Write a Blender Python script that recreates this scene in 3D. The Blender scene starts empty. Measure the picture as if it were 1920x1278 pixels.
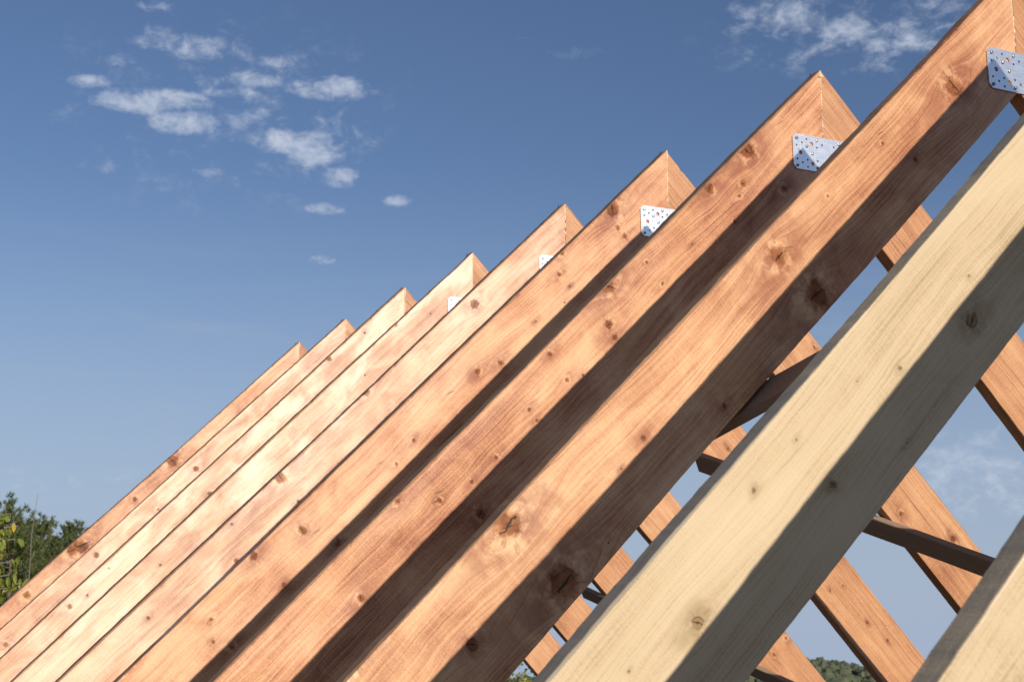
import bpy, bmesh, math, random
from mathutils import Vector, Matrix, Euler, noise

# ------------------------------------------------------------------ scene
sc = bpy.context.scene
col = sc.collection
sc.view_settings.view_transform = 'Standard'
sc.view_settings.look = 'None'
sc.view_settings.exposure = 0.0
sc.view_settings.gamma = 1.0
sc.view_settings.use_curve_mapping = False
rnd = random.Random(7)

YAW, PITCH, ROLL, FPX = 0.479978, 0.202907, 0.0025876, 2798.136   # camera solved from the photograph
sy_, cy_, sp_, cp_ = math.sin(YAW), math.cos(YAW), math.sin(PITCH), math.cos(PITCH)
FWD = Vector((sy_*cp_, cy_*cp_, sp_))
RGT0 = Vector((cy_, -sy_, 0)); UP0 = RGT0.cross(FWD)
RGT = math.cos(ROLL)*RGT0 + math.sin(ROLL)*UP0
UPV = -math.sin(ROLL)*RGT0 + math.cos(ROLL)*UP0
SUN = Vector((0.10936435, -0.93369993, 0.34094556)).normalized()   # towards the sun

def bearing(px, py, dist):
    """point at horizontal distance dist in the direction a photo pixel looks"""
    d = FWD*FPX + RGT*(px-960) - UPV*(py-639)
    return d*(dist/math.hypot(d.x, d.y))

# ------------------------------------------------------------------ object helpers
def link(name, me, mats=(), parent=None):
    o = bpy.data.objects.new(name, me); col.objects.link(o)
    if me is not None:
        for m in (mats if isinstance(mats, (list, tuple)) else [mats]): me.materials.append(m)
    if parent: o.parent = parent
    return o
def mesh(name, verts, faces, mat_idx=None, smooth=False):
    me = bpy.data.meshes.new(name); me.from_pydata(verts, [], faces)
    if mat_idx: me.polygons.foreach_set('material_index', mat_idx)
    if smooth: me.polygons.foreach_set('use_smooth', [True]*len(faces))
    me.update(); return me
def tag(o, label, cat, group=None, kind=None):
    o['label'] = label; o['category'] = cat
    if group: o['group'] = group
    if kind: o['kind'] = kind
    return o

# ------------------------------------------------------------------ node helper
class NT:
    def __init__(s, tree): s.t = tree; s.n = tree.nodes; s.l = tree.links
    def new(s, typ, **kw):
        n = s.n.new(typ)
        for k, v in kw.items(): setattr(n, k, v)
        return n
    def put(s, sock, v):
        if hasattr(v, 'links'): s.l.new(v, sock)
        elif v is not None: sock.default_value = v
    def m(s, op, a, b=None, c=None, clamp=False):
        n = s.new('ShaderNodeMath', operation=op, use_clamp=clamp)
        s.put(n.inputs[0], a); s.put(n.inputs[1], b); s.put(n.inputs[2], c)
        return n.outputs[0]
    def vm(s, op, a, b=None):
        n = s.new('ShaderNodeVectorMath', operation=op)
        s.put(n.inputs[0], a); s.put(n.inputs[1], b)
        return n.outputs['Value'] if op in ('DOT_PRODUCT', 'LENGTH') else n.outputs[0]
    def comb(s, x, y, z):
        n = s.new('ShaderNodeCombineXYZ')
        for i, v in enumerate((x, y, z)): s.put(n.inputs[i], v)
        return n.outputs[0]
    def sep(s, v):
        n = s.new('ShaderNodeSeparateXYZ'); s.put(n.inputs[0], v); return n.outputs
    def noise(s, v, scale=1, detail=2, rough=.5, dist=0):
        n = s.new('ShaderNodeTexNoise'); s.put(n.inputs['Vector'], v)
        n.inputs['Scale'].default_value = scale; n.inputs['Detail'].default_value = detail
        n.inputs['Roughness'].default_value = rough; n.inputs['Distortion'].default_value = dist
        return n.outputs[0]
    def rng(s, v, a, b, c=0., d=1., smooth=True):
        n = s.new('ShaderNodeMapRange', interpolation_type='SMOOTHSTEP' if smooth else 'LINEAR')
        s.put(n.inputs[0], v)
        for i, x in enumerate((a, b, c, d)): s.put(n.inputs[i+1], x)
        return n.outputs[0]
    def mix(s, f, a, b, mode='MIX'):
        n = s.new('ShaderNodeMix', data_type='RGBA', blend_type=mode)
        s.put(n.inputs[0], f)
        for i, v in ((6, a), (7, b)):
            if isinstance(v, tuple) and len(v) == 3: v = v+(1,)
            s.put(n.inputs[i], v)
        return n.outputs[2]
    def ramp(s, f, stops):
        n = s.new('ShaderNodeValToRGB'); s.put(n.inputs[0], f)
        e = n.color_ramp.elements
        while len(e) < len(stops): e.new(.5)
        for el, (p, c) in zip(e, stops): el.position = p; el.color = tuple(c)+(1,)
        return n.outputs[0]

def material(name):
    m = bpy.data.materials.new(name); m.use_nodes = True
    nt = NT(m.node_tree); b = m.node_tree.nodes['Principled BSDF']
    return m, nt, b

# ------------------------------------------------------------------ wood
def knot_group():
    g = bpy.data.node_groups.new('knot', 'ShaderNodeTree')
    for nm, ty in (('P', 'NodeSocketVector'), ('C', 'NodeSocketVector'), ('R', 'NodeSocketFloat'), ('psi', 'NodeSocketFloat'), ('ratio', 'NodeSocketFloat'), ('halo', 'NodeSocketFloat'), ('th', 'NodeSocketFloat')):
        g.interface.new_socket(nm, in_out='INPUT', socket_type=ty)
    for nm in ('psi', 'ratio', 'halo', 'th'):
        g.interface.new_socket(nm, in_out='OUTPUT', socket_type='NodeSocketFloat')
    k = NT(g); i = k.new('NodeGroupInput'); o = k.new('NodeGroupOutput')
    d = k.sep(k.vm('SUBTRACT', i.outputs['P'], i.outputs['C'])); R = i.outputs['R']
    x2 = k.m('MULTIPLY', d[0], d[0]); z2 = k.m('MULTIPLY', d[2], d[2]); R2 = k.m('MULTIPLY', R, R)
    r2 = k.m('ADD', x2, z2)
    # grain lines stream round the knot
    pr2 = k.m('ADD', k.m('MULTIPLY', x2, .22), z2)
    den = k.m('ADD', pr2, k.m('MULTIPLY', R2, .55))
    disp = k.m('DIVIDE', k.m('MULTIPLY', k.m('MULTIPLY', d[2], R2), 2.3), den)
    k.put(o.inputs['psi'], k.m('SUBTRACT', i.outputs['psi'], disp))
    own = k.m('DIVIDE', k.m('SQRT', r2), R)
    k.put(o.inputs['ratio'], k.m('MINIMUM', i.outputs['ratio'], own))
    lt = k.m('LESS_THAN', own, i.outputs['ratio'])
    an = k.m('ADD', k.m('ARCTAN2', d[2], d[0]), k.m('MULTIPLY', k.sep(i.outputs['C'])[0], 9.7))
    k.put(o.inputs['th'], k.m('ADD', i.outputs['th'], k.m('MULTIPLY', lt, k.m('SUBTRACT', an, i.outputs['th']))))
    hx = k.m('ADD', k.m('MULTIPLY', x2, .22), z2)
    k.put(o.inputs['halo'], k.m('MINIMUM', i.outputs['halo'], k.m('DIVIDE', k.m('SQRT', hx), R)))
    return g
KNOT = knot_group()

def wood(name, seed, pal, knots=(), cracks=(), depth=1.0, gloss=.43, sheen=1.0, lines=1.0, edge=((.36, .23, .145), (.20, .115, .072)), coat=.3):
    """pal = (light, mid, dark, knot colour); knots in rafter coordinates (along, across, radius)"""
    m, n, b = material(name)
    P = n.new('ShaderNodeTexCoord').outputs['Object']
    s = n.sep(P)
    off = (seed*3.17 % 50, seed*7.31 % 50, seed*1.93 % 50)
    Q = n.vm('ADD', P, off)
    q = n.sep(Q)
    w1 = n.noise(n.vm('MULTIPLY', Q, (1.1, 3, 4.5)), 1, 2, .5)
    w2 = n.noise(n.vm('MULTIPLY', Q, (9, 9, 22)), 1, 2, .5)
    psi = n.m('ADD', s[2], n.m('ADD', n.m('MULTIPLY', n.m('SUBTRACT', w1, .5), .07), n.m('MULTIPLY', n.m('SUBTRACT', w2, .5), .012)))
    psi = n.m('ADD', psi, n.m('MULTIPLY', s[1], .55))
    wob = n.noise(n.vm('MULTIPLY', Q, (60, 60, 60)), 1, 2, .5)
    wv = n.noise(n.vm('MULTIPLY', Q, (23, 23, 31)), 1, 1, .5)
    PW = n.vm('ADD', P, n.comb(n.m('MULTIPLY', n.m('SUBTRACT', wob, .5), .005), 0, n.m('MULTIPLY', n.m('SUBTRACT', wv, .5), .006)))
    ratio, halo, tha = 99., 99., 0.
    for (u, v, r) in knots:
        g = n.new('ShaderNodeGroup', node_tree=KNOT)
        n.put(g.inputs['P'], PW); g.inputs['C'].default_value = (u, 0, -v); g.inputs['R'].default_value = r*(.72 if r < .0092 else (.9 if r < .015 else 1.12))
        n.put(g.inputs['psi'], psi); n.put(g.inputs['ratio'], ratio); n.put(g.inputs['halo'], halo); n.put(g.inputs['th'], tha)
        psi, ratio, halo, tha = (g.outputs[x] for x in ('psi', 'ratio', 'halo', 'th'))
    g1 = n.noise(n.comb(n.m('MULTIPLY', q[0], 3.2), n.m('MULTIPLY', q[1], 60), n.m('MULTIPLY', psi, 230)), 1, 3, .6)
    g2 = n.noise(n.comb(n.m('MULTIPLY', q[0], 1.0), n.m('MULTIPLY', q[1], 16), n.m('MULTIPLY', psi, 55)), 1, 3, .55)
    rg = n.m('SINE', n.m('ADD', n.m('MULTIPLY', psi, 620), n.m('MULTIPLY', g2, 26)))
    rg = n.m('POWER', n.m('MULTIPLY_ADD', rg, .5, .5), 2.2)
    b1 = n.noise(n.vm('MULTIPLY', Q, (5.5, 4, 11)), 1, 4, .6, .6)
    b2 = n.noise(n.vm('MULTIPLY', Q, (1.7, 2, 5)), 1, 2, .5)
    fine = n.noise(n.vm('MULTIPLY', Q, (260, 320, 320)), 1, 2, .6)
    saw = n.noise(n.vm('MULTIPLY', Q, (300, 30, 24)), 1, 1, .5)
    def c(x, k): return n.m('MULTIPLY', n.m('SUBTRACT', x, .5), k)
    t = .44
    for x, k in ((g1, .80*lines), (g2, .52*lines), (b1, 1.15*depth), (b2, 1.0*depth), (fine, .60), (saw, .26)):
        t = n.m('ADD', t, c(x, k))
    t = n.m('ADD', t, n.m('MULTIPLY', n.m('SUBTRACT', rg, .35), .18*lines))
    colr = n.ramp(t, [(0.08, pal[0]), (.46, pal[1]), (.92, pal[2])])
    rough = n.m('ADD', gloss, n.m('ADD', c(b1, .30), c(g1, .16)))
    kspec = 1.
    height = n.m('ADD', n.m('MULTIPLY', g1, .22), n.m('ADD', n.m('MULTIPLY', g2, .3), n.m('MULTIPLY', fine, .16)))
    if knots:
        # knots: concentric rings, a dark pith, a resin-dark rim on one side, reddish wood trailing off across the grain
        ang = n.noise(n.vm('MULTIPLY', Q, (48, 20, 48)), 1, 2, .6)
        ang2 = n.noise(n.vm('MULTIPLY', Q, (21, 9, 17)), 1, 3, .6)
        ratio = n.m('MULTIPLY', ratio, n.m('MULTIPLY_ADD', n.m('SUBTRACT', ang, .5), 1.1, 1.0))
        hal = n.rng(halo, 4.6, .7, 0., 1.)
        hal = n.m('MULTIPLY', hal, n.rng(n.m('ADD', n.m('MULTIPLY', g2, .35), n.m('MULTIPLY', ang2, .75)), .42, .70, .06, 1.))
        colr = n.mix(n.m('MULTIPLY', hal, .88), colr, pal[2])
        pale = n.m('MULTIPLY', n.m('MULTIPLY', n.rng(ratio, 1.0, 1.35), n.rng(ratio, 2.7, 1.5)), n.rng(ang2, .54, .38, 0., .5))
        colr = n.mix(pale, colr, tuple(min(.8, 1.12*a) for a in pal[0]))
        kspec = n.m('SUBTRACT', 1., n.m('MULTIPLY', n.rng(ratio, 1.5, .9), .75))
        rings = n.m('MULTIPLY_ADD', n.m('SINE', n.m('MULTIPLY_ADD', ratio, 17, n.m('MULTIPLY', ang, 5))), .5, .5)
        kc = n.mix(n.m('MULTIPLY', rings, .6), pal[3], lerp3(pal[3], pal[2], .75))
        kc = n.mix(n.rng(ratio, .45, .10, 0., .85), kc, tuple(.28*a for a in pal[3]))
        km = n.rng(ratio, 1.05, .62, 0., 1.)
        colr = n.mix(n.m('MULTIPLY', km, n.rng(ang2, .28, .62, .5, .92)), colr, kc)
        ray = n.noise(n.comb(n.m('COSINE', tha), n.m('SINE', tha), n.m('MULTIPLY', ratio, .22)), 3.2, 3, .65)
        rays = n.m('MULTIPLY', n.rng(ray, .44, .68), n.m('MULTIPLY', n.rng(ratio, .8, 1.1), n.rng(ratio, 2.9, 1.2)))
        colr = n.mix(n.m('MULTIPLY', rays, .6), colr, tuple(.8*a for a in pal[3]))
        chk = n.m('MULTIPLY', n.rng(n.m('MULTIPLY', n.m('ABSOLUTE', n.m('SINE', n.m('ADD', tha, n.m('MULTIPLY', ang, 1.2)))), ratio), .13, .04), n.rng(ratio, .95, .75))
        colr = n.mix(n.m('MULTIPLY', chk, .9), colr, (.03, .016, .010))
        rim = n.m('MULTIPLY', n.rng(ratio, .62, .90), n.rng(ratio, 1.25, .98))
        colr = n.mix(n.m('MULTIPLY', n.m('MULTIPLY', rim, .75), n.rng(ang2, .40, .66)), colr, tuple(.4*a for a in pal[3]))
        height = n.m('ADD', height, n.m('MULTIPLY', n.rng(ratio, 2.6, .9), .7))
    for (u, v, l, wd, sl) in cracks:
        d = n.sep(n.vm('SUBTRACT', P, (u, 0, -v)))
        wz = n.m('ADD', n.m('SUBTRACT', d[2], n.m('MULTIPLY', d[0], sl)), n.m('MULTIPLY', n.m('SUBTRACT', w2, .5), .012))
        e = n.m('ADD', n.m('POWER', n.m('ABSOLUTE', n.m('DIVIDE', d[0], l)), 2.0), n.m('ABSOLUTE', n.m('DIVIDE', wz, wd)))
        k = n.rng(e, 1.0, .55, 0., .92)
        colr = n.mix(k, colr, (.035, .018, .010))
        height = n.m('SUBTRACT', height, n.m('MULTIPLY', k, 1.5))
    # the rough-sawn upper edge is a darker grey brown without a gloss
    top = n.m('MULTIPLY', n.rng(n.m('ADD', s[2], n.m('MULTIPLY', n.m('SUBTRACT', fine, .5), .004)), -.0050, -.0022), .85)
    colr = n.mix(top, colr, n.mix(n.m('ADD', c(g1, .9), .5, clamp=True), edge[0], edge[1]))
    n.put(b.inputs['Base Color'], colr); n.put(b.inputs['Roughness'], n.m('ADD', rough, n.m('MULTIPLY', top, .5)))
    n.put(b.inputs['Specular IOR Level'], n.m('MULTIPLY', n.m('MULTIPLY', n.m('SUBTRACT', 1., top), kspec), .8*sheen))
    if coat:
        n.put(b.inputs['Coat Weight'], n.m('MULTIPLY', n.m('MULTIPLY', n.m('SUBTRACT', 1., top), kspec), n.rng(n.m('ADD', n.m('MULTIPLY', b1, .5), n.m('MULTIPLY', b2, .5)), .59, .41, .20*coat, 1.05*coat)))
        b.inputs['Coat Roughness'].default_value = .37; b.inputs['Coat IOR'].default_value = 1.75
    low = n.noise(n.vm('MULTIPLY', Q, (4.2, 4, 6.5)), 1, 1, .4, .15)
    bp = n.new('ShaderNodeBump'); bp.inputs['Strength'].default_value = .9; bp.inputs['Distance'].default_value = .0085
    n.put(bp.inputs['Height'], low)
    b2_ = n.new('ShaderNodeBump'); b2_.inputs['Strength'].default_value = .35; b2_.inputs['Distance'].default_value = .0009
    n.put(b2_.inputs['Height'], height); n.put(b2_.inputs['Normal'], bp.outputs[0])
    n.put(b.inputs['Normal'], b2_.outputs[0])
    return m

def lerp3(a, b, t): return tuple(x*(1-t)+y*t for x, y in zip(a, b))
ORANGE = ((.700, .410, .205), (.545, .250, .112), (.265, .075, .026), (.20, .062, .022))
PALE = ((.72, .47, .25), (.575, .310, .145), (.33, .115, .042), (.24, .085, .032))
CREAM = ((.61, .49, .312), (.55, .425, .255), (.34, .24, .118), (.27, .165, .085))
RIGHT = ((.60, .340, .165), (.465, .220, .096), (.22, .070, .026), (.18, .055, .020))
GREY = ((.36, .32, .27), (.22, .19, .155))
def pal(t): return tuple(lerp3(a, b, t) for a, b in zip(ORANGE, PALE))

def make_rafter(name, th, side, t, h, L, seed, mat, parent, wane=0.0):
    """one sawn timber: local x runs down the slope from the ridge, z is out of the roof, front face at y=0"""
    r = random.Random(seed); N = 420
    ys = -1 if side == 'L' else 1
    V, F = [], []
    chips = [(r.uniform(.05, 3.2), r.uniform(.008, .03), r.uniform(.003, .009)) for _ in range(int(9+14*wane))]
    c0 = .0028
    for i in range(N+1):
        f = i/N; x_ = f*L
        bow = .0022*math.sin(x_*1.3+seed)+.0018*math.sin(x_*3.1+2*seed)
        def cr(k, amp):
            e = noise.noise(Vector((x_*2.3, seed*3.7+k*11.3, 0)))+.5*noise.noise(Vector((x_*9, seed*5.1+k*7.7, 3)))
            return c0+max(0, e)*amp
        chip = max([d_*max(0, 1-abs(x_-u_)/w_)**.6 for u_, w_, d_ in chips])
        ca = cr(0, .005+wane*.010)+chip; cb = cr(1, .004+wane*.006); cc = cr(2, .003); cd = cr(3, .003)
        edge = .0016*noise.noise(Vector((x_*14, seed*9.1, 1)))+.0010*noise.noise(Vector((x_*50, seed*9.1, 2)))
        ring = []
        # front-top, back-top, back-bottom, front-bottom: three points each
        for (yy, zz, cc_, dy, dz) in ((0, 0, ca, 1, -1), (t, 0, cb, -1, -1), (t, -h, cc, -1, 1), (0, -h, cd, 1, 1)):
            p = [(yy+dy*cc_, zz), (yy+dy*cc_*.3, zz+dz*cc_*.3), (yy, zz+dz*cc_)]
            order = p if (yy, zz) in ((t, 0), (0, -h)) else p[::-1]
            ring += order
        for (yy, zz) in ring:
            v = -zz; x0 = v*math.tan(th)+.0012
            X = x0+(L-x0)*f
            V.append((X, ys*yy, zz+bow+(edge if zz > -h*.5 else -edge*.6)))
    K = 12
    for i in range(N):
        for j in range(K):
            a, b2, c_, d = i*K+j, i*K+(j+1) % K, (i+1)*K+(j+1) % K, (i+1)*K+j
            F.append((a, b2, c_, d) if ys > 0 else (a, d, c_, b2))
    F.append(tuple(range(K))[::-1] if ys > 0 else tuple(range(K)))
    F.append(tuple(N*K+j for j in range(K)) if ys > 0 else tuple(N*K+j for j in range(K))[::-1])
    o = link(name, mesh(name, V, F), mat, parent)
    s = -1 if side == 'L' else 1
    xa = Vector((s*math.cos(th), 0, -math.sin(th))); za = Vector((s*math.sin(th), 0, math.cos(th))); ya = za.cross(xa)
    o.matrix_local = Matrix((xa, ya, za)).transposed().to_4x4()
    return o

# frames: index, ridge X, front Y, ridge Z, left slope, right slope  (0 and -1 are the unstained pair)
FRAMES = [(-1, 2.9916, 1.2113, 1.8408, .7884, .7828), (0, 2.9936, 1.9739, 1.8388, .7802, .7828), (1, 2.993, 2.7706, 1.8394, .7828, .7828),
          (2, 2.9935, 3.5886, 1.8399, .7824, .7791), (3, 2.991, 4.4862, 1.839, .7811, .7794), (4, 2.9927, 5.2688, 1.8398, .7817, .7884),
          (5, 2.9938, 6.1562, 1.84, .7859, .7816), (6, 2.9926, 6.953, 1.8395, .7843, .7856), (7, 2.9937, 7.8013, 1.838, .7806, .7828), (8, 2.9907, 8.5739, 1.843, .7794, .7828)]
KN = {1: [(1.241, .067, .0195), (1.22, .2, .027), (1.006, .054, .0054), (.435, .106, .0224), (.757, .066, .007), (.7, .16, .0086), (2.225, .027, .0246), (2.212, .205, .0273), (2.454, .143, .0132), (2.072, .218, .0046), (1.842, .118, .0075), (1.934, .128, .0035), (1.624, .21, .0086)],
      2: [(.445, .016, .0203), (.648, .015, .0148), (.536, .081, .0101), (.574, .101, .0083), (1.153, .006, .0185), (.417, .186, .0137), (.649, .144, .0066), (.995, .038, .0063), (.828, .098, .0048), (.999, .117, .0079), (1.23, .087, .0123), (1.241, .126, .0092), (1.44, .024, .009), (1.451, .11, .009), (1.402, .135, .006), (1.602, .092, .0074), (1.606, .129, .0059), (1.772, .119, .0072), (1.873, .118, .0072), (1.977, .09, .0085), (2.07, .011, .0098), (2.314, .12, .0097), (1.913, .195, .0129)],
      3: [(.358, .015, .0236), (.391, .083, .0098), (.39, .124, .0118), (.646, .003, .0114), (.712, .053, .0095), (.709, .111, .0057), (1.117, .131, .011), (1.203, .096, .0109), (1.547, .109, .0071), (1.647, .126, .0088), (.904, .115, .0056), (.767, .139, .0057), (2.033, .064, .0136), (2.202, .017, .0118), (2.191, .147, .0085), (2.427, .065, .0084), (2.468, .12, .0084), (2.437, .172, .0101), (1.971, .176, .012)],
      4: [(.638, .047, .0151), (1.242, .006, .0144), (1.723, .017, .016), (1.973, .016, .0059), (2.414, .055, .0078), (2.05, .127, .0099), (1.731, .126, .008)],
      5: [(.382, .077, .0055), (.831, .075, .005), (.554, .009, .005), (2.067, .064, .005)],
      6: [(1.49, .098, .0104), (.344, .034, .0082), (.584, .007, .0135), (2.222, .056, .0076), (2.311, .039, .0127), (2.072, .03, .0064)],
      7: [(1.224, .062, .0146), (1.911, .049, .0143), (2.521, .072, .0141), (1.52, .085, .0087)],
      8: [(2.182, .047, .0156), (1.795, .042, .030), (1.84, .03, .024), (1.083, .026, .0255), (1.392, .048, .0127)],
      0: [(1.803, .122, .0062), (1.895, .074, .0028), (2.071, .058, .0036), (2.197, .057, .0053), (2.066, .16, .0083), (1.891, .221, .0039), (1.604, .172, .0143), (2.429, .127, .0111), (2.571, .089, .0025), (1.545, .112, .0041)],
      -1: [(2.2, .12, .008)]}
KNR = {2: [(.9, .1, .009), (1.5, .05, .006)], 3: [(1.681, .193, .010), (1.931, .07, .011), (.96, .025, .0084)],
       4: [(2.066, .171, .0065), (2.1, .102, .0055), (2.221, .087, .006), (2.306, .123, .006), (2.388, .059, .006), (2.441, .099, .007), (1.27, .125, .008)],
       5: [(2.514, .02, .010), (2.517, .135, .010), (1.2, .1, .006)], 6: [(1.75, .1, .009), (2.3, .08, .007)], 7: [(1.95, .07, .009), (2.3, .15, .006)], 8: [(2.2, .06, .011), (2.35, .15, .008)]}
CR = {1: [(.745, .042, .014, .0012, .2), (1.20, .068, .02, .0010, .6), (2.225, .03, .022, .0012, .5)], 2: [(1.965, .073, .017, .0016, .35), (1.99, .084, .015, .0016, .35), (.27, .028, .02, .0014, .1)],
      3: [(1.334, .084, .022, .0016, .25), (2.0, .10, .02, .0012, .2), (1.69, .085, .018, .0012, .2)], 4: [(2.23, .075, .03, .0014, .25)], 7: [(2.0, .03, .02, .0014, .2)], 8: [(1.78, .045, .06, .007, .35), (2.4, .03, .05, .002, .1)]}
CRR = {3: [(1.72, .118, .20, .0016, 0.), (1.36, .11, .14, .0012, .03)], 2: [(1.35, .12, .25, .0012, .02)], 4: [(1.32, .10, .10, .0012, .03)]}
PALENESS = {1: .45, 2: .12, 3: .0, 4: .75, 5: .95, 6: .7, 7: .5, 8: .1}
NAMES = {-1: 'unstained cream timber roof truss cut off by the bottom right corner of the photo',
         0: 'unstained cream timber roof truss with grey edge, in front of all the orange frames',
         1: 'largest orange roof truss, directly behind the full cream timber, plate cut by the picture edge',
         2: 'second nearest orange roof truss, long stretch of its perforated plate in view',
         3: 'third nearest orange roof truss, edge knot below the ridge, perforated plate half hidden at right',
         4: 'paler orange roof truss, fourth from the front, only a corner of its plate showing',
         5: 'pale smooth orange roof truss, fifth from the front, with very few small knots',
         6: 'streaky light orange roof truss, third from the far end, a sliver of plate showing',
         7: 'thin looking orange roof truss, second from the far end, its plate hidden',
         8: 'farthest orange roof truss against the pines, its left rafter torn dark near the bottom'}
LEN = 4.82
THK = {k: (.0442 if k < 1 else .0492) for k in range(-1, 9)}
HGT = {k: (.2548 if k < 1 else .25) for k in range(-1, 9)}

# -------- metal, glue, nails
def zinc():
    m, n, b = material('galvanised_steel')
    P = n.new('ShaderNodeTexCoord').outputs['Object']
    v = n.new('ShaderNodeTexVoronoi'); n.put(v.inputs['Vector'], n.vm('MULTIPLY', P, (140, 140, 140))); v.inputs['Scale'].default_value = 1
    s = n.noise(n.vm('MULTIPLY', P, (25, 25, 160)), 1, 3, .6)
    st = n.noise(n.vm('MULTIPLY', P, (190, 10, 3)), 1, 2, .5)
    t = n.m('ADD', n.m('MULTIPLY', v.outputs['Color'], .25), n.m('ADD', n.m('MULTIPLY', s, .5), n.m('MULTIPLY', st, .4)))
    n.put(b.inputs['Base Color'], n.ramp(t, [(.2, (.74, .76, .78)), (.8, (.92, .93, .94))]))
    b.inputs['Metallic'].default_value = .92
    n.put(b.inputs['Roughness'], n.m('MULTIPLY_ADD', s, .12, .22))
    bp = n.new('ShaderNodeBump'); bp.inputs['Strength'].default_value = .2; bp.inputs['Distance'].default_value = .0008
    n.put(bp.inputs['Height'], st); n.put(b.inputs['Normal'], bp.outputs[0])
    return m
ZINC = zinc()
def plain(name, c1, c2, scale, rough, metal=0., bump=0.):
    m, n, b = material(name)
    P = n.new('ShaderNodeTexCoord').outputs['Object']
    s = n.noise(n.vm('MULTIPLY', P, (scale,)*3), 1, 4, .6)
    n.put(b.inputs['Base Color'], n.ramp(s, [(.3, c1), (.7, c2)]))
    b.inputs['Roughness'].default_value = rough; b.inputs['Metallic'].default_value = metal
    if bump:
        bp = n.new('ShaderNodeBump'); bp.inputs['Strength'].default_value = .8; bp.inputs['Distance'].default_value = bump
        n.put(bp.inputs['Height'], s); n.put(b.inputs['Normal'], bp.outputs[0])
    return m
STEEL = plain('nail_steel', (.16, .16, .17), (.36, .36, .37), 200, .42, .7)
NAIL_HOLE_DARK = plain('dark_nail_and_hole_shade', (.035, .03, .028), (.10, .085, .075), 200, .5, .5)  # ridge nails, and the discs imitating shade inside plate holes
GLUE = plain('dried_glue', (.60, .44, .25), (.76, .61, .40), 120, .45, 0, .002)

BIG = [(-.0539, -.2705), (-.0995, -.3049), (-.0526, -.3359)]
SML = [(-.0741, -.2574), (-.0931, -.2713), (-.1139, -.2824), (-.0122, -.2681), (-.0335, -.2797), (-.1135, -.3277), (-.0726, -.3258), (-.0925, -.3375), (-.0327, -.3246), (-.0119, -.3342), (-.0726, -.3495)]
NAI = [(-.1139, -.2588), (-.0326, -.2556), (-.0736, -.281), (-.0522, -.3027), (-.1136, -.3493), (-.0329, -.3476)]
DX = .012          # pattern is symmetric about the plate's own middle line
def mirror(L): return list(L)+[(2*DX-x, z) for x, z in L]
def make_plate():
    x0, x1, z0, z1, c = -.1285, 2*DX+.1285, -.3600, -.2440, .0125
    cu = bpy.data.curves.new('connector_plate', 'CURVE'); cu.dimensions = '2D'; cu.fill_mode = 'BOTH'; cu.extrude = .0016
    def spl(pts):
        s = cu.splines.new('POLY'); s.points.add(len(pts)-1); s.use_cyclic_u = True
        for p, (x, z) in zip(s.points, pts): p.co = (x, z, 0, 1)
    spl([(x0+c, z0), (x1-c, z0), (x1, z0+c), (x1, z1-c), (x1-c, z1), (x0+c, z1), (x0, z1-c), (x0, z0+c)])
    for L, r, k in ((mirror(BIG), .0068, 20), (mirror(SML), .0036, 12)):
        for x, z in L: spl([(x+r*math.cos(a*2*math.pi/k), z+r*math.sin(a*2*math.pi/k)) for a in range(k)])
    o = bpy.data.objects.new('tmp_plate', cu); col.objects.link(o)
    dg = bpy.context.evaluated_depsgraph_get()
    me = bpy.data.meshes.new_from_object(o.evaluated_get(dg)); me.name = 'connector_plate'
    bpy.data.objects.remove(o)
    me.transform(Matrix.Rotation(math.pi/2, 4, 'X'))      # (x, z) in the frame's plane, faces -y
    me.materials.clear()
    return me
def lathe(name, prof, k=14, ax='Y'):
    V, F = [], []
    for r, h in prof:
        for j in range(k):
            a = 2*math.pi*j/k; V.append((r*math.cos(a), h, r*math.sin(a)))
    for i in range(len(prof)-1):
        for j in range(k): F.append((i*k+j, i*k+(j+1) % k, (i+1)*k+(j+1) % k, (i+1)*k+j))
    F.append(tuple(range(k))[::-1]); F.append(tuple((len(prof)-1)*k+j for j in range(k)))
    me = mesh(name, V, F, smooth=False); return me
PLATE = make_plate()
PLATE.materials.append(ZINC)
SCREW = lathe('nail_head_or_hole_shade', [(.0022, .002), (.0046, 0), (.0050, -.0016), (.0042, -.0030), (.0022, -.0034), (.0018, -.0026)])
SCREW.materials.append(STEEL)
HOLE_SHADE = lathe('nail_head_or_hole_shade', [(.0030, .002), (.0033, 0), (.0030, -.0006), (.0012, -.0009)])  # dark disc added to imitate the shade in a small plate hole
HOLE_SHADE.materials.append(NAIL_HOLE_DARK)
NAIL = lathe('ridge_nail', [(.0016, .03), (.0018, -.002), (.0042, -.0030), (.0045, -.0055), (.0030, -.0070)])
NAIL.materials.append(NAIL_HOLE_DARK)

def glue_bead(seed, hv, parent):
    r = random.Random(seed); V, F = [], []; n = 60; k = 6
    for i in range(n+1):
        z = -.004-(hv-.012)*i/n
        w = .0013+.0052*max(0, noise.noise(Vector((i*.22, seed*4.3, 0)))+.15)
        w += .0080*math.exp(-((i/n-.12)/.06)**2)*(1.5 if seed == 7 else .35)
        if noise.noise(Vector((i*.31, seed*8.1, 5))) < -.22: w *= .25
        cx = .0012*noise.noise(Vector((i*.35, seed*2.2, 9)))
        for j in range(k):
            a = math.pi*j/(k-1); V.append((cx+w*math.cos(a), .0004-w*.75*math.sin(a), z))
    for i in range(n):
        for j in range(k-1): F.append((i*k+j, i*k+j+1, (i+1)*k+j+1, (i+1)*k+j))
    return link('glue_bead', mesh('glue_bead', V, F, smooth=True), GLUE, parent)

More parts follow.
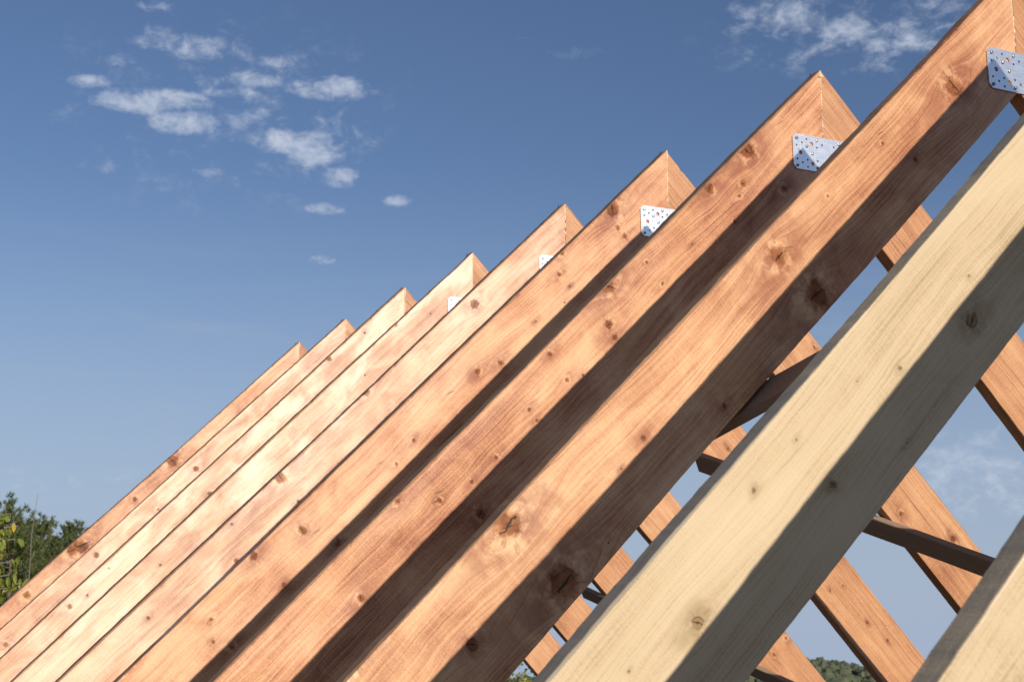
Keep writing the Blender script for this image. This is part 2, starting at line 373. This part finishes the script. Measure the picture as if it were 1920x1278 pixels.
GRP = {True: 'unstained cream roof frames in front', False: 'orange stained roof frames standing in a row'}
for (k, X, Y, Z, tl, tr) in FRAMES:
    root = link('timber_truss', None); root.location = (X, Y, Z)
    tag(root, NAMES[k], 'roof truss', GRP[k < 1])
    t, h = THK[k], HGT[k]
    pl = CREAM if k < 1 else pal(PALENESS[k])
    gl = .52 if k < 1 else (.43 if 4 <= k <= 7 else .43)
    lw = .85 if k < 1 else 1.0
    ml = wood('cream_timber' if k < 1 else 'stained_timber', k+11.3, pl, KN.get(k, ()), CR.get(k, ()), .55 if k < 1 else 1.0, gl, .6 if k < 1 else (1.1 if 4 <= k <= 7 else .62), lw, *([GREY, 0.] if k < 1 else [((.36, .23, .145), (.20, .115, .072)), {1: .16, 2: .14, 3: .22, 4: .85, 5: 1.0, 6: .85, 7: .5}.get(k, .2)]))
    mr = wood('cream_timber' if k < 1 else 'stained_timber', k+37.7, CREAM if k < 1 else RIGHT, KNR.get(k, ()), CRR.get(k, ()), .6, .52, .6, 1.0, ((.34, .22, .14), (.20, .115, .07)), 0.)
    make_rafter('rafter', tl, 'L', t, h, LEN, k*1.7+3, ml, root, 1.0 if k in (1, 2) else (-.45 if k < 1 else .35))
    make_rafter('rafter', tr, 'R', t, h, LEN, k*2.3+61, mr, root, .2)
    pz = (.008, 0, 0, .005, .005, 0, 0, 0, 0, 0)[k+1]
    px = {1: .014, 2: 0, 3: -.001, 4: -.001, 5: .001, 6: .002}.get(k, 0)
    dz = {1: -.002, 2: .006, 3: .010, 4: .004, 5: .008, 6: .004}.get(k, 0)
    p = link('connector_plate', PLATE, (), root); p.location = (px, -.0030, dz+.002); p.rotation_euler = (0, (rnd.random()-.5)*.02-.012, 0)
    for i, (x, z) in enumerate(mirror(NAI)):
        s = link('nail_head_or_hole_shade', SCREW, (), p); s.location = (x, -.0018, z); s.rotation_euler = (rnd.uniform(-.12, .12), rnd.uniform(0, 3), rnd.uniform(-.12, .12))
    if 1 <= k <= 6:
        for i, (x, z) in enumerate(mirror(SML)):
            if (i*7+k) % 4 == 0: continue
            s = link('nail_head_or_hole_shade', HOLE_SHADE, (), p); s.location = (x+.0003, -.0004, z)  # dark discs stand in for shade inside most of the small holes
    glue_bead(k+5, h/math.cos(tl)*.66, root)
    for i in range(1):
        q = link('ridge_nail', NAIL, (), root)
        u = .012+i*.034+.004*(k % 3); q.location = (-u*math.cos(tl), t*.62, -u*math.sin(tl)+.0005)
        q.rotation_euler = (math.pi/2-.35*(i+.4), rnd.uniform(-.4, .1), 0); q.scale = (1.2, .3, 1.2)

# -------- diagonal wind braces under the rafters
def brace(side, a, b, w, e, h, mat, label, outer=1):
    """board lying against the undersides: a, b = (distance down the slope, Y) of its upper long edge"""
    th = .7825; s = -1 if side == 'L' else 1
    u = Vector((s*math.cos(th), 0, -math.sin(th))); dn = Vector((-s*math.sin(th), 0, -math.cos(th)))
    A0 = Vector((2.9925, 0, 1.8397))
    A = A0+u*a[0]+dn*h+Vector((0, a[1], 0)); B = A0+u*b[0]+dn*h+Vector((0, b[1], 0))
    xa = (B-A).normalized(); za = dn; ya = za.cross(xa)
    pr = (u*1.0+Vector((0, 1, 0))*.6).dot(ya)
    sg = 1 if pr > 0 else -1
    L = (B-A).length; V, F = [], []; N = 40
    for i in range(N+1):
        x = L*i/N; j = .0025*noise.noise(Vector((x*3, h, 7)))
        c = .003+.004*max(0, noise.noise(Vector((x*2.1, 3, a[0]))))
        for (yy, zz) in ((c, .001), (0, c), (0, e-c), (c, e), (w-c, e), (w, e-c), (w, c), (w-c, .001)):
            V.append((x, sg*(yy+j), zz))
    for i in range(N):
        for j in range(8):
            q = (i*8+j, i*8+(j+1) % 8, (i+1)*8+(j+1) % 8, (i+1)*8+j)
            F.append(q if sg < 0 else q[::-1])
    F.append(tuple(range(8)) if sg > 0 else tuple(range(8))[::-1]); F.append(tuple(N*8+j for j in range(8))[::-1] if sg > 0 else tuple(N*8+j for j in range(8)))
    me = mesh('brace_board', V, F)
    bm = bmesh.new(); bm.from_mesh(me); bmesh.ops.recalc_face_normals(bm, faces=bm.faces); bm.to_mesh(me); bm.free()
    o = link('brace_board', me, mat)
    m = Matrix((xa, ya, za)).transposed().to_4x4(); m.translation = A
    o.matrix_world = m
    return tag(o, label, 'board', 'diagonal boards nailed under the rafters')
BPAL = ((.78, .70, .55), (.66, .58, .44), (.44, .36, .26), (.20, .13, .09))
def bw(s): return wood('rough_board', s, BPAL, [(.55, .0, .008), (1.1, -.05, .007)], (), .8, .6, .5)
brace('R', (1.172, 5.287), (2.62, 2.885), .1125, .025, .2505, bw(2.1), 'long diagonal brace board under the right rafters, crossing between the two cream timbers')
brace('R', (1.868, 7.125), (3.25, 4.80), .095, .025, .2505, bw(5.7), 'lower diagonal brace board under the far right rafters, half hidden behind the cream timber')
brace('L', (.80, 1.63), (2.75, 5.03), .115, .030, .2560, bw(8.3), 'rising dark brace board seen between the largest orange truss and the full cream timber')

# ------------------------------------------------------------------ ground, hill
def ground_z(x, y):
    r = math.hypot(x, y-4)
    def ss(a, b, v):
        q = min(1, max(0, (v-a)/(b-a))); return q*q*(3-2*q)
    z = -1.56-34*ss(48, 190, r)
    z -= 70*ss(1500, 3200, r)
    z += .12*noise.noise(Vector((x*.12, y*.12, 0)))*min(1, r/20)
    return z
def hill_z(x, y):
    az = math.degrees(math.atan2(x, y)); r = math.hypot(x, y)
    def ss(a, b, v):
        q = min(1, max(0, (v-a)/(b-a))); return q*q*(3-2*q)
    top = .5+23*(1-ss(1450, 2200, r))*math.exp(-.5*((az-36.5)/4)**2)+1.6*noise.noise(Vector((az*.21, 4, 0)))
    return ss(500, 1150, r)*top+ss(1200, 2000, r)*2
GM, n, b = material('dark_bounce_ground')  # near ground is out of view, coloured dark to cut its bounce light
P = n.new('ShaderNodeTexCoord').outputs['Object']
v1 = n.noise(n.vm('MULTIPLY', P, (.5, .5, .5)), 1, 6, .65); v2 = n.noise(n.vm('MULTIPLY', P, (9, 9, 9)), 1, 4, .7)
n.put(b.inputs['Base Color'], n.ramp(n.m('ADD', n.m('MULTIPLY', v1, .6), n.m('MULTIPLY', v2, .4)), [(.3, (.035, .028, .024)), (.5, (.06, .050, .044)), (.7, (.10, .084, .074))]))
b.inputs['Roughness'].default_value = .9
V, F = [], []
radii = [0, 1.5, 3, 5, 8, 11, 15, 20, 26, 33, 41, 50, 60, 72, 86, 102, 120, 140, 165, 195, 240, 300, 380, 480, 560, 640, 720, 800, 880, 960, 1040, 1120, 1200, 1320, 1500, 1800, 2300, 3200, 5000]
A = 240
for r in radii:
    for j in range(A):
        a = 2*math.pi*j/A; x, y = r*math.sin(a), r*math.cos(a)
        z = ground_z(x, y)
        if r > 450: z += hill_z(x, y)
        V.append((x, y, z))
for i in range(len(radii)-1):
    for j in range(A): F.append((i*A+j, (i+1)*A+j, (i+1)*A+(j+1) % A, i*A+(j+1) % A))
g = link('ground', mesh('ground', V, F, smooth=True), GM); g['kind'] = 'structure'

def leafmat(name, c1, c2, trans=.35, scale=3, rough=.55):
    m, n, b = material(name)
    geo = n.new('ShaderNodeNewGeometry'); P = n.new('ShaderNodeTexCoord').outputs['Object']
    s = n.noise(n.vm('MULTIPLY', P, (scale,)*3), 1, 3, .6)
    t = n.m('ADD', n.m('MULTIPLY', s, .6), n.m('MULTIPLY', geo.outputs['Random Per Island'], .45))
    c = n.ramp(t, [(.25, c1), (.8, c2)])
    n.put(b.inputs['Base Color'], c); b.inputs['Roughness'].default_value = rough
    tr = n.new('ShaderNodeBsdfTranslucent'); n.put(tr.inputs[0], c)
    mx = n.new('ShaderNodeMixShader'); mx.inputs[0].default_value = trans
    n.put(mx.inputs[1], b.outputs[0]); n.put(mx.inputs[2], tr.outputs[0])
    n.put(n.n['Material Output'].inputs[0], mx.outputs[0])
    return m
NEEDLE = leafmat('pine_needles', (.045, .075, .018), (.15, .185, .045), .3, 1.1)
FORESTM = leafmat('far_forest_leaves', (.050, .066, .036), (.105, .118, .062), .0, .03, .95)  # distance haze is mixed into the leaf colour
BARK = plain('bark', (.06, .045, .03), (.17, .12, .08), 14, .9, 0, .02)
TWIG = plain('grey_twig_bark', (.12, .10, .085), (.26, .22, .18), 30, .85, 0, .005)
LEAFG = leafmat('yellowing_leaves', (.13, .20, .028), (.38, .40, .055), .45, 6)
LEAFY = leafmat('yellow_leaves', (.50, .36, .03), (.62, .45, .05), .45, 6)
LEAFR = leafmat('red_leaves', (.42, .05, .03), (.55, .16, .05), .4, 6)
BUSH = leafmat('bush_leaves', (.12, .16, .03), (.42, .40, .08), .4, 4)

# forest on the far hill: nobody could count it
def forest():
    r = random.Random(3); V, F = [], []
    ico = bmesh.new(); bmesh.ops.create_icosphere(ico, subdivisions=2, radius=1)
    iv = [v.co.copy() for v in ico.verts]; idx = [[v.index for v in f.verts] for f in ico.faces]; ico.free()
    for i in range(4200):
        az = math.radians(r.uniform(18, 58)); d = r.uniform(820, 1420)
        x, y = d*math.sin(az), d*math.cos(az)
        z = ground_z(x, y)+hill_z(x, y)
        w = r.uniform(2.6, 5.2); hh = w*r.uniform(.8, 1.15); o = len(V); pp = r.uniform(0, 99)
        cone = r.random() < .04
        for c in iv:
            q = 1+.55*noise.noise(c*1.9+Vector((pp, 0, 0)))
            tz = c.z; sq = (1-.55*max(0, tz+.2)) if cone else 1
            V.append((x+c.x*w*q*sq, y+c.y*w*q*sq, z+hh*.5+tz*hh*q*(1.35 if cone else 1)))
        F += [[o+k for k in f] for f in idx]
    me = mesh('forest', V, F)
    o = link('forest', me, FORESTM); o['kind'] = 'stuff'
    o['label'] = 'dark green wooded hill far behind the frames at lower right'; o['category'] = 'forest'
forest()

# ------------------------------------------------------------------ trees
def tube(V, F, pts, radii, k=6):
    o = len(V); prev = None
    for i, (p, r) in enumerate(zip(pts, radii)):
        d = (pts[min(i+1, len(pts)-1)]-pts[max(i-1, 0)]).normalized()
        a = d.cross(Vector((0.13, .2, 1)) if abs(d.z) < .95 else Vector((1, 0, 0))).normalized(); c = d.cross(a)
        for j in range(k):
            an = 2*math.pi*j/k; V.append(tuple(p+(a*math.cos(an)+c*math.sin(an))*r))
    for i in range(len(pts)-1):
        for j in range(k): F.append((o+i*k+j, o+i*k+(j+1) % k, o+(i+1)*k+(j+1) % k, o+(i+1)*k+j))
    F.append(tuple(o+(len(pts)-1)*k+j for j in range(k)))

def pine(base, H, W, seed, label, dens=1.0):
    r = random.Random(seed)
    root = link('pine_tree', None); root.location = base
    tag(root, label, 'tree', 'pines beyond the far frame')
    TV, TF = [], []; LV, LF = [], []; CV, CF = [], []
    lean = Vector((r.uniform(-.03, .03), r.uniform(-.03, .03), 1))
    tp = [lean*(H*i/12)+Vector((r.uniform(-.05, .05), r.uniform(-.05, .05), 0))*(i > 0) for i in range(13)]
    tube(TV, TF, tp, [.16*(1-i/12.5)+.012 for i in range(13)], 9)
    tips = []
    nw = int(17*dens)
    for wv in range(nw):
        f = .12+.86*wv/(nw-1)
        prof = math.sin(min(1, (1-f)*1.7+.10)*math.pi/2)
        for bi in range(r.randint(5, 8)):
            a = r.uniform(0, 6.283); L = W*.5*prof*r.uniform(.65, 1.12)+.15
            z0 = H*f*.97; up = r.uniform(.15, .55)+(f*.5)
            pts = []
            for i in range(6):
                q = i/5
                pts.append(Vector((tp[0].x+lean.x*z0+math.cos(a)*L*q, lean.y*z0+math.sin(a)*L*q, z0+L*(up*q*q+.05*q-.1*q*(1-q)))))
            tube(LV, LF, pts, [.028*(1-.85*i/5)*(.5+L/2) for i in range(6)], 5)
            for q in range(2+int(L*5.5)):
                fq = r.uniform(.30, 1.0)**.7; i = min(4, int(fq*5)); p = pts[i].lerp(pts[i+1], fq*5-i)
                tips.append(p+Vector((r.gauss(0, .13), r.gauss(0, .13), r.gauss(.05, .12)))*(.4+.5*L))
    for i in range(7): tips.append(tp[-1]+Vector((r.gauss(0, .1), r.gauss(0, .1), r.uniform(-.4, .15))))
    for p in tips:
        ax = (Vector((p.x, p.y, 0)).normalized()*.5+Vector((r.gauss(0, .3), r.gauss(0, .3), 1.0))).normalized()
        S = r.uniform(.08, .15)
        for i in range(34):
            d = (ax*r.uniform(.1, 1.1)+Vector((r.gauss(0, .6), r.gauss(0, .6), r.gauss(0, .45)))).normalized()
            st = p+ax*r.uniform(-.6, .6)*S; ln = S*r.uniform(.6, 1.1); s = d.cross(Vector((r.gauss(0, 1), r.gauss(0, 1), r.gauss(0, 1)))).normalized()*.0105
            o = len(CV); CV += [tuple(st-s), tuple(st+s), tuple(st+d*ln+s*.3), tuple(st+d*ln-s*.3)]; CF.append((o, o+1, o+2, o+3))
    link('trunk', mesh('trunk', TV, TF, smooth=True), BARK, root)
    link('limbs', mesh('limbs', LV, LF, smooth=True), BARK, root)
    link('crown', mesh('crown', CV, CF), NEEDLE, root)
    return root
def at_ground(px, py, dist, dx=0):
    p = bearing(px, py, dist); p.z = ground_z(p.x, p.y)-.05; return p
def pine_px(px, top, dist, W, seed, label):
    p = at_ground(px, top, dist); topz = bearing(px, top, dist).z
    return pine(p, (topz-p.z)*.985, W, seed, label)
pine_px(-8, 950, 40, 3.6, 11, 'tall dark pine at the left edge of the photo, behind the yellowing leaves')
pine_px(62, 972, 43, 2.9, 12, 'broad dark pine behind the bare thin sapling at far left')
pine_px(150, 980, 52, 2.7, 13, 'smaller separate dark pine standing beside the farthest orange rafter')
pine_px(104, 1012, 45, 2.3, 15, 'low bushy pine filling the gap between the two taller pines')
pine_px(25, 1010, 38, 2.6, 16, 'short dense pine low at left under the tall pine')

# bare thin sapling in front of the pines
def sapling():
    p = at_ground(44, 1000, 36); root = link('bare_sapling', None); root.location = p
    tag(root, 'bare thin grey sapling leaning in front of the pines at left', 'sapling')
    H = bearing(71, 925, 36)-p
    V, F = [], []
    pts = [H*(i/10)+Vector((.03*math.sin(i*1.3), .02*math.cos(i*1.7), 0))*(0 < i < 10) for i in range(11)]
    tube(V, F, pts, [.024*(1-.8*i/10) for i in range(11)], 6)
    r = random.Random(5)
    for i in range(12):
        q = r.uniform(.35, .95); a = pts[int(q*10)]; L = r.uniform(.3, .7)*(1.1-q)
        d = Vector((r.gauss(0, .5), r.gauss(0, .5), 1)).normalized()
        tube(V, F, [a, a+d*L*.5, a+d*L+Vector((0, 0, .05))], [.008, .006, .003], 5)
    link('trunk', mesh('trunk', V, F, smooth=True), TWIG, root)
sapling()

def leaf_at(V, F, p, d, nrm, L, W, fold=.25, curl=.2):
    d = d.normalized(); s = d.cross(nrm).normalized(); nn = s.cross(d)
    o = len(V); prof = [(0, 0), (.18, .55), (.42, 1.0), (.68, .8), (.88, .36), (1, 0)]
    rows = []
    for t, w in prof:
        c = p+d*(L*t)-nn*(curl*L*t*t)
        if w == 0: V.append(tuple(c)); rows.append([len(V)-1])
        else:
            V += [tuple(c-s*W*.5*w+nn*fold*W*.5*w), tuple(c), tuple(c+s*W*.5*w+nn*fold*W*.5*w)]
            rows.append([len(V)-3, len(V)-2, len(V)-1])
    a = rows[0][0]; r1 = rows[1]; F += [(a, r1[1], r1[0]), (a, r1[2], r1[1])]
    for ra, rb in zip(rows[1:-2], rows[2:-1]):
        F += [(ra[0], ra[1], rb[1], rb[0]), (ra[1], ra[2], rb[2], rb[1])]
    z = rows[-1][0]; rl = rows[-2]; F += [(rl[0], rl[1], z), (rl[1], rl[2], z)]
    return len(F)

def young_tree():
    r = random.Random(21); D = 10.6
    foot = at_ground(-75, 1000, D); root = link('young_tree', None); root.location = foot
    tag(root, 'young broadleaf tree with yellow green drooping leaves at the left edge', 'tree')
    TV, TF, BV, BF = [], [], [], []
    top = bearing(-60, 945, D)-foot
    pts = [top*(i/9)+Vector((.03*math.sin(i), .02*math.cos(2*i), 0))*(i > 0) for i in range(10)]
    tube(TV, TF, pts, [.03*(1-.8*i/9) for i in range(10)], 8)
    link('trunk', mesh('trunk', TV, TF, smooth=True), TWIG, root)
    LV = {0: [], 1: [], 2: []}; LF = {0: [], 1: [], 2: []}
    twigs = []
    # explicit twigs reaching into the picture, then the rest of the crown
    for (px, py, L) in ((20, 962, .5), (34, 985, .45), (28, 1010, .5), (40, 1050, .5), (30, 1075, .45), (48, 1092, .5), (10, 1115, .5), (5, 1040, .4), (12, 990, .4), (22, 1100, .5)):
        twigs.append((bearing(px, py, D+r.uniform(-.15, .15))-foot))
    for i in range(46):
        a = r.uniform(0, 6.283); z = r.uniform(.35, .98)*top.z
        rr = .5*r.uniform(.4, 1)*(1.15-.6*(z/top.z-.3))
        t = Vector((top.x*z/top.z+math.cos(a)*rr, top.y*z/top.z+math.sin(a)*rr, z))
        ang = t+foot
        sx = (ang.dot(RGT)/ang.dot(FWD))*FPX+960
        if sx < 22: twigs.append(t)
    for t in twigs:
        f = max(.25, min(.93, (t.z-.22)/top.z)); a = pts[0].lerp(top, f)
        mid = (a+t)*.5+Vector((0, 0, .08))
        path = [a, a.lerp(mid, .6), mid, mid.lerp(t, .6), t, t+Vector((0, 0, -.05))]
        tube(BV, BF, path, [.009, .008, .006, .004, .003, .002], 5)
        for q in range(24):
            s = r.uniform(.3, 1.0)*4; i = int(min(3.99, s)); p = path[i].lerp(path[i+1], s-i)
            d = Vector((r.gauss(0, .55), r.gauss(0, .55), -1+r.gauss(0, .35)))
            nr = Vector((r.gauss(0, 1), r.gauss(-.6, 1), r.gauss(.4, .6)))
            L = r.uniform(.042, .076); u = r.random(); kk = 0 if u < .96 else (1 if u < .992 else 2)
            leaf_at(LV[kk], LF[kk], p+Vector((r.gauss(0, .02), r.gauss(0, .02), r.gauss(0, .02))), d, nr, L, L*r.uniform(.38, .55))
    link('limbs', mesh('limbs', BV, BF, smooth=True), TWIG, root)
    V, F, M = [], [], []
    for kk in (0, 1, 2):
        o = len(V); V += LV[kk]; F += [tuple(o+i for i in f) for f in LF[kk]]; M += [kk]*len(LF[kk])
    link('crown', mesh('crown', V, F, M), [LEAFG, LEAFY, LEAFR], root)
young_tree()

def bush(px, top, D, W, seed, label):
    r = random.Random(seed); foot = at_ground(px, top, D); tz = bearing(px, top, D).z-foot.z
    root = link('bush', None); root.location = foot; tag(root, label, 'bush')
    SV, SF, V, F = [], [], [], []
    for i in range(130):
        a = r.uniform(0, 6.283); rr = W*.5*math.sqrt(r.random()); hh = tz*(1-.35*(rr/(W*.5))**2)*r.uniform(.75, 1.0)
        e = Vector((math.cos(a)*rr, math.sin(a)*rr, hh)); path = [e*.02*Vector((1, 1, 0)).length, Vector((e.x*.3, e.y*.3, hh*.45)), Vector((e.x*.75, e.y*.75, hh*.8)), e]
        tube(SV, SF, path, [.010, .008, .005, .002], 5)
        for q in range(70):
            s = r.uniform(.6, 3); k = int(min(2.99, s)); p = path[k].lerp(path[k+1], s-k)+Vector((r.gauss(0, .07), r.gauss(0, .07), r.gauss(0, .05)))
            L = r.uniform(.025, .05)
            leaf_at(V, F, p, Vector((r.gauss(0, 1), r.gauss(0, 1), r.gauss(.1, .7))), Vector((r.gauss(0, 1), r.gauss(-.4, 1), r.gauss(.6, .7))), L, L*.55)
    link('stems', mesh('stems', SV, SF, smooth=True), TWIG, root)
    link('crown', mesh('crown', V, F), BUSH, root)
bush(985, 1214, 13.5, 1.25, 31, 'yellow green bush low behind the frames, near the bottom middle')

# ------------------------------------------------------------------ sky and sun
W = bpy.data.worlds.new('World'); sc.world = W; W.use_nodes = True
n = NT(W.node_tree); bg = W.node_tree.nodes['Background']
sky = n.new('ShaderNodeTexSky', sky_type='NISHITA'); sky.sun_disc = False
sky.sun_elevation = math.asin(SUN.z); sky.sun_rotation = math.atan2(SUN.x, SUN.y)
sky.altitude = 200; sky.air_density = 1.0; sky.dust_density = .5; sky.ozone_density = 1.5
D = n.new('ShaderNodeTexCoord').outputs['Generated']
D = n.vm('NORMALIZE', D)
CL = [(420, 215, 420, 240, .20), (1600, 60, 330, 110, .26), (560, 250, 200, 150, .24), (290, 70, 70, 26, .55), (385, 92, 60, 28, .8), (285, 190, 115, 26, .85), (345, 228, 66, 28, .95), (170, 153, 42, 13, .6), (475, 150, 60, 16, .7), (435, 174, 60, 14, .6), (480, 213, 42, 13, .55), (528, 113, 36, 16, .45),
      (618, 166, 88, 25, .95), (540, 265, 95, 26, .95), (590, 292, 62, 28, .85), (632, 330, 45, 25, .7), (625, 390, 55, 14, .6), (745, 377, 34, 12, .62), (430, 326, 70, 13, .42), (190, 312, 48, 13, .5), (600, 487, 32, 10, .45), (430, 432, 26, 7, .3),
      (220, 112, 45, 14, .4), (292, 10, 36, 14, .5), (385, 155, 34, 20, .4), (1450, 25, 100, 36, .62), (1590, 62, 66, 40, .62), (1700, 72, 115, 36, .66), (1565, 88, 60, 28, .45), (1750, 18, 100, 26, .36), (1480, 60, 60, 16, .35), (1070, 100, 120, 16, .15), (985, 70, 60, 9, .13), (1840, 880, 190, 95, .42), (1500, 1090, 90, 14, .18), (60, 900, 260, 30, .26)]
den = 0.
nz = n.noise(n.vm('MULTIPLY', D, (40, 40, 66)), 1, 6, .60, .5)
nf = n.noise(n.vm('MULTIPLY', D, (130, 130, 190)), 1, 5, .62, .6)
for (px, py, rx, ry, st) in CL:
    c = bearing(px, py, 1).normalized()
    d = n.vm('SUBTRACT', D, tuple(c))
    x = n.m('DIVIDE', n.vm('DOT_PRODUCT', d, tuple(RGT)), rx*1.12/FPX); y = n.m('DIVIDE', n.vm('DOT_PRODUCT', d, tuple(UPV)), ry*1.15/FPX)
    r2 = n.m('ADD', n.m('MULTIPLY', x, x), n.m('MULTIPLY', y, y))
    den = n.m('MAXIMUM', den, n.m('MULTIPLY', n.m('SUBTRACT', 1., r2, clamp=True), st))
tex = n.m('ADD', n.m('MULTIPLY', n.m('SUBTRACT', nz, .5), 2.1), n.m('MULTIPLY', n.m("SUBTRACT", nf, .5), 1.05))
cl = n.rng(n.m('ADD', den, n.m('MULTIPLY', tex, n.rng(den, 0., .25))), .12, 1.30, 0., .86)
# faint high streaks low in the sky
dz = n.sep(D)[2]
wisp = n.noise(n.vm('MULTIPLY', D, (7, 7, 60)), 1, 5, .6, .6)
wl = n.m('MULTIPLY', n.rng(wisp, .45, .75, 0., .34), n.m('MULTIPLY', n.rng(dz, -.02, .05), n.rng(dz, .30, .14)))
skyc = n.mix(1., sky.outputs[0], (.865, .94, 1.15), 'MULTIPLY')
skyc = n.mix(n.rng(dz, .33, -.03, 0., .97), skyc, (5.1, 6.25, 8.3))      # pale haze along the horizon
CLOUD = (7.6, 8.4, 10.)
skyc = n.mix(wl, skyc, (5.0, 6.0, 7.8))
skyc = n.mix(cl, skyc, CLOUD)
n.put(bg.inputs[0], skyc); bg.inputs[1].default_value = .073

sl = bpy.data.lights.new('sun', 'SUN'); sl.energy = 4.9; sl.angle = math.radians(.53); sl.color = (1.0, .90, .79)
so = bpy.data.objects.new('sun', sl); col.objects.link(so)
so.rotation_euler = (-SUN).to_track_quat('-Z', 'Y').to_euler(); so.location = SUN*40

# ------------------------------------------------------------------ camera
cam = bpy.data.cameras.new('camera'); co = bpy.data.objects.new('camera', cam); col.objects.link(co)
cam.sensor_width = 36; cam.lens = FPX/1920*36; cam.clip_start = .02; cam.clip_end = 20000
M = Matrix((RGT, UPV, -FWD)).transposed().to_4x4(); co.matrix_world = M
cam.dof.use_dof = True; cam.dof.focus_distance = 4.2; cam.dof.aperture_fstop = 11
sc.camera = co
